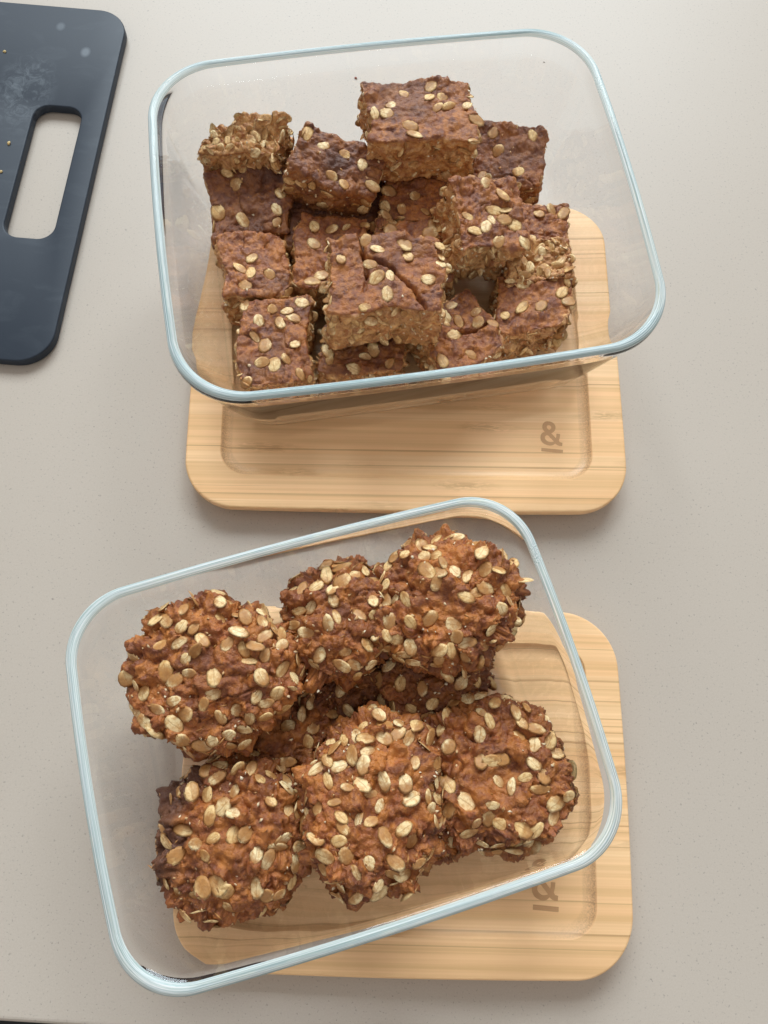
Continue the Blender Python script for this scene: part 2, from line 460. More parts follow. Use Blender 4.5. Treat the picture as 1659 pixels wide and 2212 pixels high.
def build_lid(x, y, yaw, a, b, t, r, inset, rin, mat, label, em):
    prof = []   # (inset, z, endgrain)
    e = 0.0012
    for k in range(6):
        u = math.radians(90 * k / 5); prof.append((e * (1 - math.sin(math.pi / 2 - u)) if False else e * (1 - math.cos(u)) , t - e + e * math.sin(u), 0))
    low = [(0.0025, 0.0012), (0.0015, 0.0030), (0.0008, 0.0060), (0.0, 0.0078), (0.0, t - e)]
    rings = []; eg = []
    K = None
    def ring(ins, z, rr, g):
        rings.append(np.c_[outline(a - ins, b - ins, rr, bow=0.0007), np.full(4 * 19 + 44, z)])
        P = rings[-1]
        # end grain only on the two short ends of the cove
        sel = np.clip((np.abs(P[:, 0]) / a - 0.60) * 6, 0, 1) * np.clip(2.2 - np.abs(P[:, 1]) / b * 2.2, 0.0, 1) if g else np.zeros(len(P))
        eg.append(np.clip(sel * 1.6, 0, 1) * g)
    ring(a * 0.55, 0.0012, 0.004, 0)
    for ins, z in low: ring(ins, z, r - ins, 0)
    for ins, z, g in prof[1:]: ring(ins, z, r - ins, 0)
    ring(inset * 0.5, t, r - inset * 0.45, 0)
    ring(inset - 0.0004, t, rin + 0.0004, 0)
    dep, wid = 0.0026, 0.0052
    for k in range(1, 9):
        s = k / 8
        z = t - dep * (1 - (1 - s) ** 2.0)
        ring(inset + wid * s ** 1.35, z, max(rin - wid * s ** 1.35 * 0.8, 0.004), 1 - s * 0.75 if k < 8 else 0)
    ring(inset + wid + 0.006, t - dep, 0.006, 0)
    V, F = loft(rings)
    nK = len(rings[0])
    me = mesh_np('bamboo_lid', V, F)
    bm = bmesh.new(); bm.from_mesh(me); bm.verts.ensure_lookup_table()
    bm.faces.new([bm.verts[i] for i in range(len(V) - nK, len(V))])
    bm.faces.new([bm.verts[i] for i in reversed(range(nK))])
    bmesh.ops.recalc_face_normals(bm, faces=bm.faces)
    bm.to_mesh(me); bm.free()
    fattr(me, 'endgrain', np.concatenate(eg))
    o = link('bamboo_lid', me, mat)
    me.set_sharp_from_angle(angle=math.radians(35))
    o.location = (x, y, 0); o.rotation_euler = (0, 0, yaw)
    tag(o, label, 'lid', 'bamboo lids under the glass containers')
    # silicone gasket underneath
    s1 = np.c_[outline(a - 0.006, b - 0.006, r - 0.006), np.zeros(120)]
    rr = []
    for ins, z in ((0.0035, 0.0), (0.0035, 0.0016), (0.0075, 0.0016), (0.0075, 0.0), (0.0035, 0.0)):
        rr.append(np.c_[outline(a - ins, b - ins, r - ins), np.full(120, z)])
    V, F = loft(rr)
    s = link('gasket', mesh_np('gasket', V, F), M_SEAL, o)
    emblem(o, em[0], em[1], t - dep + 0.00015, em[2], em[3], em[4])
    return o
T = 0.0118
build_lid(0.0034, 0.1915, 0.0871, 0.105, 0.0861, T, 0.025, 0.0165, 0.013, M_BAMBOO[0],
          'larger bamboo lid lying under the container of oat bars, its burnt ampersand fully in view', (0.0701, -0.0543, 3.55e-5, 1.08, -0.0871))
build_lid(0.0200, -0.0123, 0.0637, 0.0929, 0.0731, T, 0.025, 0.0150, 0.012, M_BAMBOO[1],
          'smaller bamboo lid under the oat cookies, its ampersand half covered by the glass rim', (0.0579, -0.0478, 3.55e-5, 1.18, -0.0637))

# ------------------------------------------------------------------ glass containers
def build_glass(x, y, yaw, a, b, h, r, label):
    w = 0.0038                      # wall / rim thickness
    base_in = 0.0165
    def wall_in(z):                 # inward draft of the outer wall at height z
        s = z / h
        return base_in * (1 - s) ** 1.15
    rings = []; rim_flag = []
    def ring(ins, z, rimf=0):
        rr = max(r - ins * 0.55, 0.006)
        rings.append(np.c_[outline(a - ins, b - ins, rr, bow=0.0012 * (z / h)), np.full(120, z)]); rim_flag.append(rimf)
    # outer: underside, foot, stepped ribs, wall
    # underside, then concentric fillets so the corner keeps an even thickness
    ro, ri = 0.0125, 0.0080
    slope = base_in * 1.15 / h
    ue = math.pi / 2 - math.atan(slope)
    ze = ro * (1 - math.cos(ue))
    ci_ = wall_in(ze) + ro * math.sin(ue)
    ring(ci_ + 0.020, 0.0)
    for k in range(0, 11):
        u = ue * k / 10
        ring(ci_ - ro * math.sin(u), ro * (1 - math.cos(u)))
    zr = ze
    zr += 0.0120
    for k in range(1, 6):
        z = zr + (h - 0.006 - zr) * k / 5
        ring(wall_in(z), z)
    # rim bead
    ring(0.0000, h - 0.0050); ring(-0.0001, h - 0.0035)
    for k in range(0, 9):
        u = math.pi * k / 8
        ring(w / 2 - w / 2 * math.cos(u), h - 0.0017 + 0.0017 * math.sin(u), 1)
    ring(w + 0.0002, h - 0.0035)
    # inner wall
    zi = ro - ri * math.cos(ue); xi = ci_ - ri * math.sin(ue)
    z0 = h - 0.006; x0 = w + 0.0003
    for k in range(1, 8):
        f_ = k / 8; z = z0 + (zi - z0) * f_
        ring(max(x0 + (xi - x0) * f_, wall_in(z) + 0.0036), z)
    for k in range(0, 11):
        u = ue * (1 - k / 10)
        ring(ci_ - ri * math.sin(u), ro - ri * math.cos(u))
    ring(ci_ + 0.020, ro - ri)
    V, F = loft(rings); K = 120
    me = mesh_np('glass_container', V, F)
    uvl = me.uv_layers.new(name='rim')
    li = np.empty(len(me.loops), np.int32); me.loops.foreach_get('vertex_index', li)
    uv = np.stack([(li % K) / K * 1.0, (li // K) / 3.0], 1).astype(np.float32)
    uvl.data.foreach_set('uv', uv.ravel())
    mi = np.zeros(len(me.polygons), np.int32)
    for i in range(len(rings) - 1):
        if rim_flag[i] == 1 and rim_flag[i + 1] == 1: mi[i * K:(i + 1) * K] = 1
    bm = bmesh.new(); bm.from_mesh(me); bm.verts.ensure_lookup_table()
    nv = len(V)
    bm.faces.new([bm.verts[i] for i in range(nv - K, nv)])
    bm.faces.new([bm.verts[i] for i in reversed(range(K))])
    bmesh.ops.recalc_face_normals(bm, faces=bm.faces)
    bm.to_mesh(me); bm.free()
    o = link('glass_container', me, [M_GLASS, M_RIM])
    mi2 = np.zeros(len(me.polygons), np.int32); mi2[:len(mi)] = mi
    me.polygons.foreach_set('material_index', mi2)
    o.location = (x, y, T + 0.0003); o.rotation_euler = (0, 0, yaw)
    tag(o, label, 'food container', 'glass food containers')
    return o
build_glass(-0.0065, 0.2234, 0.2523, 0.1026, 0.0851, 0.0676, 0.031,
            'larger rectangular clear glass container holding the square oat bars')
build_glass(-0.0088, 0.0068, 0.3694, 0.0925, 0.0712, 0.0485, 0.026,
            'smaller rectangular clear glass container holding the round oat cookies')
FLOOR_Z = T + 0.0003 + 0.0045

# ------------------------------------------------------------------ cutting board
def board():
    t = 0.0056
    ang = 0.0167
    W, D, r = 0.30, 0.2303, 0.0175
    ori = Vector((-0.1769, 0.3954, 0))
    # measured right edge leans: unit axes in world
    ex = Vector((math.cos(ang), math.sin(ang))); ey = Vector((-math.sin(ang), math.cos(ang)))
    def loc(p):
        d = Vector((p[0] - ori.x, p[1] - ori.y)); return (d.dot(ex), d.dot(ey))
    out = outline(W / 2, D / 2, r) + np.array([-W / 2, -D / 2])
    c = np.array([loc(p) for p in ((-0.2158, 0.3218), (-0.1915, 0.3234), (-0.1843, 0.2377), (-0.2134, 0.2349))])
    return out, c, loc, t, ang, ori
def build_board2():
    out, c, loc, t, ang, ori = board()
    # slot as rounded quad between measured corners
    cx, cy = c.mean(0); hw = (abs(c[1, 0] - c[0, 0]) + abs(c[2, 0] - c[3, 0])) / 4; hh = (abs(c[0, 1] - c[3, 1]) + abs(c[1, 1] - c[2, 1])) / 4
    sl = outline(hw, hh, 0.0085) + np.array([cx, cy])
    K = 120
    e = 0.0009
    def scale_ring(R, d):
        # inset along the normals
        nx = np.roll(R, -1, 0) - np.roll(R, 1, 0); n = np.stack([-nx[:, 1], nx[:, 0]], 1)
        n /= np.linalg.norm(n, axis=1, keepdims=True)
        return R + n * d
    rings = [np.c_[scale_ring(out, e), np.full(K, 0.0)], np.c_[out, np.full(K, e)], np.c_[out, np.full(K, t - e)]]
    for k in range(1, 5):
        u = math.radians(90 * k / 4)
        rings.append(np.c_[scale_ring(out, e * (1 - math.cos(u))), np.full(K, t - e + e * math.sin(u))])
    for k in range(0, 5):
        u = math.radians(90 * k / 4)
        rings.append(np.c_[scale_ring(sl, -e * (1 - math.sin(u))), np.full(K, t - e * (1 - math.cos(u)))])
    rings.append(np.c_[sl, np.full(K, e)]); rings.append(np.c_[scale_ring(sl, -e), np.full(K, 0)])
    rings.append(rings[0])
    V, F = loft(rings)
    me = mesh_np('cutting_board', V, F)
    bm = bmesh.new(); bm.from_mesh(me)
    bmesh.ops.remove_doubles(bm, verts=bm.verts, dist=1e-7)
    bmesh.ops.recalc_face_normals(bm, faces=bm.faces); bm.to_mesh(me); bm.free()
    o = link('cutting_board', me, M_BOARD)
    me.set_sharp_from_angle(angle=math.radians(30))
    o.location = (ori.x, ori.y, 0.0002); o.rotation_euler = (0, 0, ang)
    tag(o, 'slate blue plastic cutting board with a rounded handle slot and floury smears', 'cutting board')
    return t
BT = build_board2()

# ------------------------------------------------------------------ oat flakes
def flake_mesh(k):
    rg = np.random.default_rng(100 + k)
    n = 12; V = [(0, 0, 0.022)]
    asp = rg.uniform(0.56, 0.74); ph = rg.uniform(0, 6.28)
    def rad(t): return 0.5 * (1 + 0.07 * math.sin(2 * t + ph) + 0.025 * math.sin(3 * t + ph * 2) + rg.uniform(-0.045, 0.045))
    bend = rg.uniform(-0.16, 0.10); twist = rg.uniform(-0.15, 0.15)
    R = [rad(2 * math.pi * i / n) for i in range(n)]
    for f, zt in ((0.70, 0.034), (1.0, 0.0)):
        for i in range(n):
            t = 2 * math.pi * i / n
            x = R[i] * f * math.cos(t); y = R[i] * f * asp * math.sin(t)
            V.append((x, y, zt + (rg.uniform(-0.012, 0.012) if f == 1 else (-0.016 if abs(math.sin(t)) < 0.3 else 0))))
    V.append((0, 0, -0.05))
    V = np.array(V); V[:, 2] += bend * V[:, 0] ** 2 + twist * V[:, 0] * V[:, 1] + 0.06 * V[:, 1] ** 2
    F = []
    for i in range(n):
        j = (i + 1) % n
        F += [(0, 1 + i, 1 + j), (1 + i, 1 + n + i, 1 + n + j), (1 + i, 1 + n + j, 1 + j), (1 + 2 * n, 1 + n + j, 1 + n + i)]
    me = mesh_np('oat_flake', V, F)
    me.polygons.foreach_set('use_smooth', [True] * len(me.polygons))
    return me
FL = [flake_mesh(k) for k in range(12)]
FL_COOKIE = []; FL_BAR = []
for m in FL:
    m.materials.append(M_FLAKE); FL_COOKIE.append(m)
    m2 = m.copy(); m2.materials.clear(); m2.materials.append(M_FLAKE_BAR); FL_BAR.append(m2)

def place_flake(parent, meshes, p, n, rg, size, tilt, sink, edge=False, cloud=None):
    me = meshes[rg.integers(len(meshes))]
    o = bpy.data.objects.new('oat_flake', me); COL.objects.link(o); o.parent = parent
    n = Vector(n)
    if edge:
        t = Vector(rg.normal(size=3)); n = (n * 0.25 + (t - n * t.dot(n)).normalized()).normalized()
    else:
        n = (n + Vector(rg.normal(size=3)) * tilt).normalized()
    if cloud is not None and not edge:
        d_ = cloud - np.asarray(p); near_ = (d_ ** 2).sum(1) < (size * 0.34) ** 2
        sink = sink - float(np.quantile(d_[near_] @ np.array(n), rg.uniform(0.40, 0.65))) if near_.any() else sink
    q = n.to_track_quat('Z', 'Y')
    from mathutils import Quaternion
    o.rotation_mode = 'QUATERNION'
    o.rotation_quaternion = q @ Quaternion((0, 0, 1), rg.uniform(0, 6.28))
    s = size
    o.scale = (s, s * rg.uniform(0.9, 1.1), s * rg.uniform(0.8, 1.2))
    o.location = Vector(p) - n * sink
    if cloud is not None and not edge:      # press the dough down under the flake
        Rm = np.array(o.rotation_quaternion.to_matrix()); lp = (cloud - np.array(o.location)) @ Rm / s
        bend_ = -0.035 + lp[:, 0] ** 2 * 0.02
        m_ = ((lp[:, 0] / 0.47) ** 2 + (lp[:, 1] / 0.29) ** 2 < 1) & (np.abs(lp[:, 2]) < 0.6) & (lp[:, 2] > bend_)
        cloud[m_] -= ((lp[m_, 2] - bend_[m_]) * s)[:, None] * Rm[:, 2][None]
    return o

def shards(name, parent, P, Nn, rg, s0, s1, mat, strand=False):
    """joined tiny flat fragments standing out of a surface"""
    V = []; F = []
    for p, n in zip(P, Nn):
        n = Vector(n); p = Vector(p)
        d = Vector(rg.normal(size=3)); d = (d - n * d.dot(n) * (1.0 if strand else 0.35)).normalized()
        e = d.cross(n + Vector(rg.normal(size=3)) * 0.4); e.normalize(); g = d.cross(e).normalized()
        if strand:
            l, w, t = rg.uniform(s0, s1), rg.uniform(0.0005, 0.0008), 0.0003
        else:
            l = rg.uniform(s0, s1); w = l * rg.uniform(0.4, 0.8); t = l * rg.uniform(0.12, 0.25)
        c = p + n * (0.0003 if strand else 0.0001)
        i = len(V)
        k1 = rg.uniform(-0.35, 0.35)
        V += [c - d * l / 2, c + e * w / 2 + d * l * k1 * 0.4 + g * t, c + d * l / 2 + (g * l * 0.12 if strand else Vector((0, 0, 0))), c - e * w / 2 - d * l * k1 * 0.3 + g * t * 0.6, c + g * t * 1.7, c - g * t]
        F += [(i, i + 1, i + 4), (i + 1, i + 2, i + 4), (i + 2, i + 3, i + 4), (i + 3, i, i + 4), (i + 1, i, i + 5), (i + 2, i + 1, i + 5), (i + 3, i + 2, i + 5), (i, i + 3, i + 5)]
    me = mesh_np(name, np.array([tuple(v) for v in V]), np.array(F))
    o = link(name, me, mat, parent, smooth=False); o['kind'] = 'stuff'
    return o

# ------------------------------------------------------------------ cookies
_bm = bmesh.new(); bmesh.ops.create_icosphere(_bm, subdivisions=7, radius=1.0)
ICO_V = np.array([v.co for v in _bm.verts]); ICO_F = np.array([[v.index for v in f.verts] for f in _bm.faces]); _bm.free()

def poisson(P, w, n, dmin, rg):
    order = rg.permutation(len(P))[:6000]; out = []; pts = []
    for i in order:
        if rg.random() > w[i]: continue
        if pts and np.min(np.sum((np.array(pts) - P[i]) ** 2, 1)) < dmin * dmin: continue
        out.append(i); pts.append(P[i])
        if len(out) >= n: break
    return out

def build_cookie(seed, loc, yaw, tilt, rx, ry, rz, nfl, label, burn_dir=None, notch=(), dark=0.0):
    rg = np.random.default_rng(seed)
    d = ICO_V
    rxy = np.hypot(d[:, 0], d[:, 1]) + 1e-9
    k = rxy ** 0.72 / rxy
    th = np.arctan2(d[:, 1], d[:, 0])
    lob = 1 + 0.07 * vnoise(np.c_[np.cos(th), np.sin(th), np.zeros(len(th))] + seed, 1.3, seed) + 0.055 * vnoise(np.c_[np.cos(th), np.sin(th), np.zeros(len(th))] + seed, 3.1, seed + 1)
    for (a0, wd, am) in notch:
        dd = np.angle(np.exp(1j * (th - a0))); lob = lob + am * np.exp(-(dd / wd) ** 2)
    z = np.where(d[:, 2] > 0, np.abs(d[:, 2]) ** 0.95 * rz, -np.abs(d[:, 2]) ** 0.6 * rz * 0.62)
    rx *= 0.925; ry *= 0.925
    P = np.c_[d[:, 0] * k * rx * lob, d[:, 1] * k * ry * lob, z]
    P[:, 2] += rz * 0.10 * vnoise(P + seed, 60, seed + 5)
    nrm = vnormals(P, ICO_F)
    # big dough clumps
    ci = rg.choice(len(P), 165, replace=False)
    cd, cidx = worley(P + 0.0010 * np.c_[vnoise(P, 260, 1), vnoise(P, 260, 2), vnoise(P, 260, 3)], P[ci] + rg.normal(size=(165, 3)) * 0.0006)
    amp = rg.uniform(0.15, 1.0, 165)[cidx]
    tone = 0.6 * rg.uniform(-1, 1, 165)[cidx]
    hgt = 0.0032 * amp * np.sqrt(np.clip(1 - (cd / 0.0050) ** 2, 0, 1))
    # small clumps
    ci = rg.choice(len(P), 1100, replace=False); cd, cidx = worley(P, P[ci])
    tone = tone + 0.6 * rg.uniform(-1, 1, 1100)[cidx]
    hgt += 0.0015 * rg.uniform(0.0, 1.0, 1100)[cidx] * np.sqrt(np.clip(1 - (cd / 0.0024) ** 2, 0, 1))
    ci = rg.choice(len(P), 5000, replace=False); cd, cidx = worley(P, P[ci])
    hgt += 0.00055 * rg.uniform(0.0, 1.0, 5000)[cidx] * np.sqrt(np.clip(1 - (cd / 0.0011) ** 2, 0, 1))
    hgt += 0.0013 * fbm(P, 210, 2, seed + 9) + 0.0005 * fbm(P, 700, 3, seed + 12, 0.6)
    hgt -= 0.0018 * np.exp(-(np.abs(vnoise(P + 3, 130, seed + 21)) / 0.06) ** 2) * (vnoise(P, 70, seed + 4) > -0.1)
    # oats under a skin of dough
    for i in rg.choice(len(P), 110, replace=False):
        c = P[i]; n = nrm[i]; t = np.cross(n, rg.normal(size=3)); t /= np.linalg.norm(t); b = np.cross(n, t)
        q = P - c; near = (q ** 2).sum(1) < 0.006 ** 2
        e = np.sqrt((q[near] @ t / 0.0035) ** 2 + (q[near] @ b / 0.0023) ** 2)
        hgt[near] += 0.0012 * np.clip((1.12 - e) / 0.2, 0, 1)
    hgt *= np.where(d[:, 2] < -0.35, 0.35, 1.0)
    P2 = P + nrm * hgt[:, None]
    me = mesh_np('oat_cookie', P2, ICO_F)
    edge = np.clip((0.55 - d[:, 2]) / 0.9, 0, 1) ** 1.5 * 0.45 + 0.25 * np.clip(vnoise(P, 90, seed + 31), 0, 1)
    if burn_dir:
        bd = np.array(burn_dir); s = (d[:, 0] * bd[0] + d[:, 1] * bd[1])
        edge = np.maximum(edge, np.clip((s - 0.38 + 0.22 * vnoise(P, 160, seed + 2)) / 0.25, 0, 1))
    edge = np.maximum(edge, dark * (0.75 + 0.35 * vnoise(P, 120, seed + 77)))  # overall darkening; on the lower cookies it paints in shade from those above
    fattr(me, 'burn_shade', np.clip(edge, 0, 1)); fattr(me, 'crumb', np.zeros(len(P))); fattr(me, 'tone', tone)
    o = link('oat_cookie', me, M_COOKIE)
    o.location = loc
    o.rotation_euler = (tilt[0], tilt[1], yaw)
    tag(o, label, 'cookie', 'oat cookies in the front glass container')
    n2 = vnormals(P2, ICO_F)
    w = np.clip((d[:, 2] + 0.35) / 0.5, 0, 1)
    area_w = w * 0.9
    for i in poisson(P, area_w, int(nfl * 1.22), 0.0038, rg):
        n = nrm[i] * 0.8 + n2[i] * 0.35
        n = n / np.linalg.norm(n)
        place_flake(o, FL_COOKIE, P2[i], n, rg, rg.uniform(0.0058, 0.0090), 0.20, 0.0001 + rg.uniform(-0.0001, 0.0003), edge=rg.random() < 0.07, cloud=P2)
    me.vertices.foreach_set('co', P2.astype(np.float32).ravel()); me.update()
    sel = poisson(P, w, 16, 0.004, rg)
    shards('coconut_shred', o, P2[sel], n2[sel], rg, 0.003, 0.0065, M_STRAND, strand=True)
    sel = poisson(P, w, 120, 0.0012, rg)
    shards('oat_crumbs', o, P2[sel], n2[sel], rg, 0.0012, 0.0028, M_SHARD)
    return o

CO = [
 (21, (-0.0600, 0.0215, 0.0460), 0.3, (0.05, -0.10), 0.0318, 0.0308, 0.0125, 78, 'largest oat cookie, on top at the left, its lobed edge overhanging the empty corner', None, ((3.5, .35, .10), (-1.9, .3, .08), (1.0, .3, -.05))),
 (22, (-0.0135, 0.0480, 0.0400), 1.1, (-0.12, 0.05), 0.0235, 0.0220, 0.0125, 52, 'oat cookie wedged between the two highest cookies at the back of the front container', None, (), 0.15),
 (23, (0.0275, 0.0575, 0.0465), 2.0, (-0.15, 0.08), 0.0275, 0.0305, 0.0150, 74, 'oat cookie on top at the back right, with an orange coconut shred across its middle', None, ((1.7, .3, .12), (-2.2, .25, .06))),
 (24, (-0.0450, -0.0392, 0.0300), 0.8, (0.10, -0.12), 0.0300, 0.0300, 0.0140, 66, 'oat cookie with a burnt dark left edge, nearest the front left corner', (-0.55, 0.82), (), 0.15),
 (25, (0.0062, -0.0198, 0.0400), 1.57, (0.05, 0.16), 0.0325, 0.0265, 0.0150, 82, 'tall oval oat cookie in the middle of the front row, narrowing towards the viewer', None, ((3.14, .40, .07),)),
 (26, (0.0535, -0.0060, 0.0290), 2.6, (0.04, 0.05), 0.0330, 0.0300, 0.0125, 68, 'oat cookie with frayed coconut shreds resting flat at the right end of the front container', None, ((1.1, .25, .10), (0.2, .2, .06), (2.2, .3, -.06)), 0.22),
 (27, (0.0250, 0.0320, 0.0225), 0.5, (0.0, 0.0), 0.0255, 0.0230, 0.0095, 40, 'dark red brown oat cookie half hidden in shadow beneath the back right one', None, (), 0.75),  # this and the next two carry painted shade from the cookies above
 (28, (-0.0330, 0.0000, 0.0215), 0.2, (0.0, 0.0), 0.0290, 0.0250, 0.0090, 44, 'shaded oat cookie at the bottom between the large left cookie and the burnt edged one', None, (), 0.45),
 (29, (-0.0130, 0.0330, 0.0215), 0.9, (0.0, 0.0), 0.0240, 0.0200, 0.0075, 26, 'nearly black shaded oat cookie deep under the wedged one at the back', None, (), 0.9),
 (30, (0.0265, -0.0210, 0.0225), 2.2, (0.0, 0.0), 0.0220, 0.0190, 0.0080, 26, 'low oat cookie peeping out under the middle cookie and the right hand one', None, ()),
]
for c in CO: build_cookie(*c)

# ------------------------------------------------------------------ oat bars
def cube_grid(n):
    V = []; F = []
    lin = np.linspace(-1, 1, n + 1)
    A, B = np.meshgrid(lin, lin, indexing='ij'); A = A.ravel(); B = B.ravel(); one = np.ones_like(A)
    sides = [np.c_[A, B, one], np.c_[B, A, -one], np.c_[one, A, B], np.c_[-one, B, A], np.c_[B, one, A], np.c_[A, -one, B]]
    i = np.arange(n)[:, None] * (n + 1) + np.arange(n)[None]
    q = np.stack([i, i + n + 1, i + n + 2, i + 1], -1).reshape(-1, 4)
    for s, P in enumerate(sides): V.append(P); F.append(q + s * (n + 1) ** 2)
    V = np.concatenate(V); F = np.concatenate(F)
    key = np.round(V * 1000).astype(np.int64)
    _, first, inv = np.unique(key, axis=0, return_index=True, return_inverse=True)
    return V[first], inv.ravel()[F]
CUBE = cube_grid(64)
def seg_dist(P, a, b):
    ab = b - a; t = np.clip(((P - a) @ ab) / (ab @ ab), 0, 1); return np.linalg.norm(P - a - t[:, None] * ab, axis=1)

def build_bar(seed, pose, thick, label, top_fl=12, side_fl=11, crust_sides=False, burn_shade=0.0, cracks=(), rough_top=0.0, taper=0.0, cut=()):
    x, y, z, yaw, sx, sy, tx, ty = pose
    rg = np.random.default_rng(seed)
    C, F = CUBE
    X = Vector((math.cos(yaw), math.sin(yaw), tx)).normalized()
    Y = Vector((-math.sin(yaw), math.cos(yaw), ty)); Y = (Y - X * X.dot(Y)).normalized(); Z = X.cross(Y)
    R = Matrix((X, Y, Z)).transposed()
    half = np.array([sx / 2, sy / 2, thick / 2])
    # rounded box
    rr = 0.0013
    Q = C * half
    inner = np.clip(Q, -(half - rr), half - rr); dv = Q - inner
    dl = np.linalg.norm(dv, axis=1, keepdims=True); P = np.where(dl > 1e-9, inner + dv / np.maximum(dl, 1e-9) * np.minimum(dl, rr), Q)
    # wavy footprint, slight taper
    ph = rg.uniform(0, 9, 3)
    P[:, 0] += 0.0012 * np.sin(P[:, 1] * 160 + ph[0]) + 0.0010 * vnoise(P + seed, 90, seed)
    P[:, 1] += 0.0012 * np.sin(P[:, 0] * 150 + ph[1]) + 0.0010 * vnoise(P + seed, 90, seed + 3)
    P[:, :2] *= (1 + taper * (P[:, 2:3] / thick))
    P0 = P.copy()
    nrm = vnormals(P, F)
    top = np.clip((C[:, 2] - 0.999) * 1e4, 0, 1); bot = (C[:, 2] < -0.999).astype(float)
    up = np.clip(nrm[:, 2], 0, 1) ** 2
    side = np.clip(1 - np.abs(nrm[:, 2]) * 1.25, 0, 1)
    if crust_sides: side = side * 0.15
    side = np.maximum(side, rough_top * up)
    # crumbly cut faces
    ci = rg.choice(len(P), 420, replace=False); cd, cidx = worley(P, P[ci])
    am = rg.uniform(-0.6, 1.0, 420)[cidx]
    hs = 0.0016 * am * np.sqrt(np.clip(1 - (cd / 0.0031) ** 2, 0, 1))
    ci = rg.choice(len(P), 1500, replace=False); cd, cidx = worley(P, P[ci])
    tone = 0.7 * rg.uniform(-1, 1, 1500)[cidx]
    hs += 0.0010 * rg.uniform(-0.5, 1.0, 1500)[cidx] * np.clip(1 - cd / 0.0017, 0, 1) ** 0.6
    hs += 0.0012 * fbm(P, 180, 3, seed + 1) - 0.0005
    # baked top
    ci = rg.choice(len(P), 150, replace=False); cd, cidx = worley(P, P[ci])
    tone = tone * 0.5 + 0.4 * rg.uniform(-1, 1, 150)[cidx]
    ht = 0.0009 * rg.uniform(0.0, 1.0, 150)[cidx] * np.sqrt(np.clip(1 - (cd / 0.0048) ** 2, 0, 1))
    ht += 0.0009 * fbm(P, 150, 2, seed + 2) + 0.00045 * fbm(P, 650, 3, seed + 5, 0.6)
    ht -= 0.0014 * np.exp(-(np.abs(vnoise(P + 5, 120, seed + 7)) / 0.04) ** 2) * (vnoise(P, 60, seed + 8) > 0.05)
    for i in rg.choice(len(P), 60, replace=False):
        c = P[i]; n = nrm[i]; t = np.cross(n, rg.normal(size=3)); t /= np.linalg.norm(t); b = np.cross(n, t)
        q = P - c; near = (q ** 2).sum(1) < 0.006 ** 2
        e = np.sqrt((q[near] @ t / 0.0034) ** 2 + (q[near] @ b / 0.0022) ** 2)
        ht[near] += 0.0007 * np.clip((1.1 - e) / 0.25, 0, 1)
    hgt = ht * (1 - side) + hs * side
    if rough_top: hgt += rough_top * up * 0.0038 * fbm(P, 75, 2, seed + 40)
    for pts in cracks:
        pts = [np.array(p) for p in pts]
        for a, b in zip(pts[:-1], pts[1:]):
            dd = seg_dist(P0[:, :2] + 0.0007 * np.c_[vnoise(P0, 400, 3), vnoise(P0, 400, 9)], a, b)
            hgt -= 0.0042 * np.exp(-(dd / 0.00060) ** 2) * up
    P2 = P + nrm * hgt[:, None]
    P2[:, 2] -= thick / 2
    for (cx_, cy_, nx_, ny_, dep) in cut:     # broken corner: push in past a line
        s = (P2[:, 0] - cx_) * nx_ + (P2[:, 1] - cy_) * ny_ + 0.0015 * vnoise(P2, 250, seed + 60)
        over = np.clip(s, 0, None)
        P2[:, 0] -= over * nx_ * dep; P2[:, 1] -= over * ny_ * dep
        side = np.maximum(side, (over > 0.0004) * 0.9)
    me = mesh_np('oat_bar', P2, F)
    edge = np.clip(burn_shade + 0.55 * np.clip(vnoise(P, 75, seed + 11), 0, 1) * up + bot * 0.6, 0, 1) * (1 - side)
    fattr(me, 'tone', tone); fattr(me, 'burn_shade', edge); fattr(me, 'crumb', np.clip(side * (0.75 + 0.35 * vnoise(P, 300, seed + 20)), 0, 1))
    o = link('oat_bar', me, M_BAR)
    Mx = R.to_4x4(); Mx.translation = Vector((x, y, z)); o.matrix_world = Mx
    tag(o, label, 'oat bar', 'square oat bars in the rear glass container')
    n2 = vnormals(P2, F)
    vis = (np.array([list(R @ Vector(n)) for n in ((0, 0, 1), (0, 0, -1), (1, 0, 0), (-1, 0, 0), (0, 1, 0), (0, -1, 0))]))
    toc = (CAMP - Vector((x, y, z))).normalized()
    face = np.argmax(np.stack([nrm @ np.array(v) for v in ((0, 0, 1), (0, 0, -1), (1, 0, 0), (-1, 0, 0), (0, 1, 0), (0, -1, 0))], 1), 1)
    for f in range(6):
        if f == 1 or vis[f] @ np.array(toc) < -0.30: continue
        w = (face == f).astype(float) * (np.abs((nrm * nrm).max(1)) > 0.8)
        isside = f > 0 and not crust_sides
        cnt = int(top_fl * 1.0) if f == 0 else int(side_fl * 1.3)
        if f == 0 and rough_top: isside = True; cnt = 34
        for i in poisson(P2, w, cnt, 0.0044 if not isside else 0.0030, rg):
            n = nrm[i] * 0.85 + n2[i] * 0.25; n = n / np.linalg.norm(n)
            place_flake(o, FL_BAR, P2[i], n, rg, rg.uniform(0.0058, 0.0090) * (0.82 if isside else 1), 0.5 if isside else 0.16,
                        0.0001 if not isside else 0.0003, edge=isside and rg.random() < 0.35, cloud=P2)
    me.vertices.foreach_set('co', P2.astype(np.float32).ravel()); me.update()
    wv = np.array([vis[f] @ np.array(toc) for f in range(6)])[face] > -0.3
    sel = poisson(P2, np.clip(side * 1.2, 0.02, 1) * wv, 150, 0.0013, rg)
    if sel: shards('oat_crumbs', o, P2[sel], n2[sel], rg, 0.0012, 0.0032, M_SHARD)
    return o

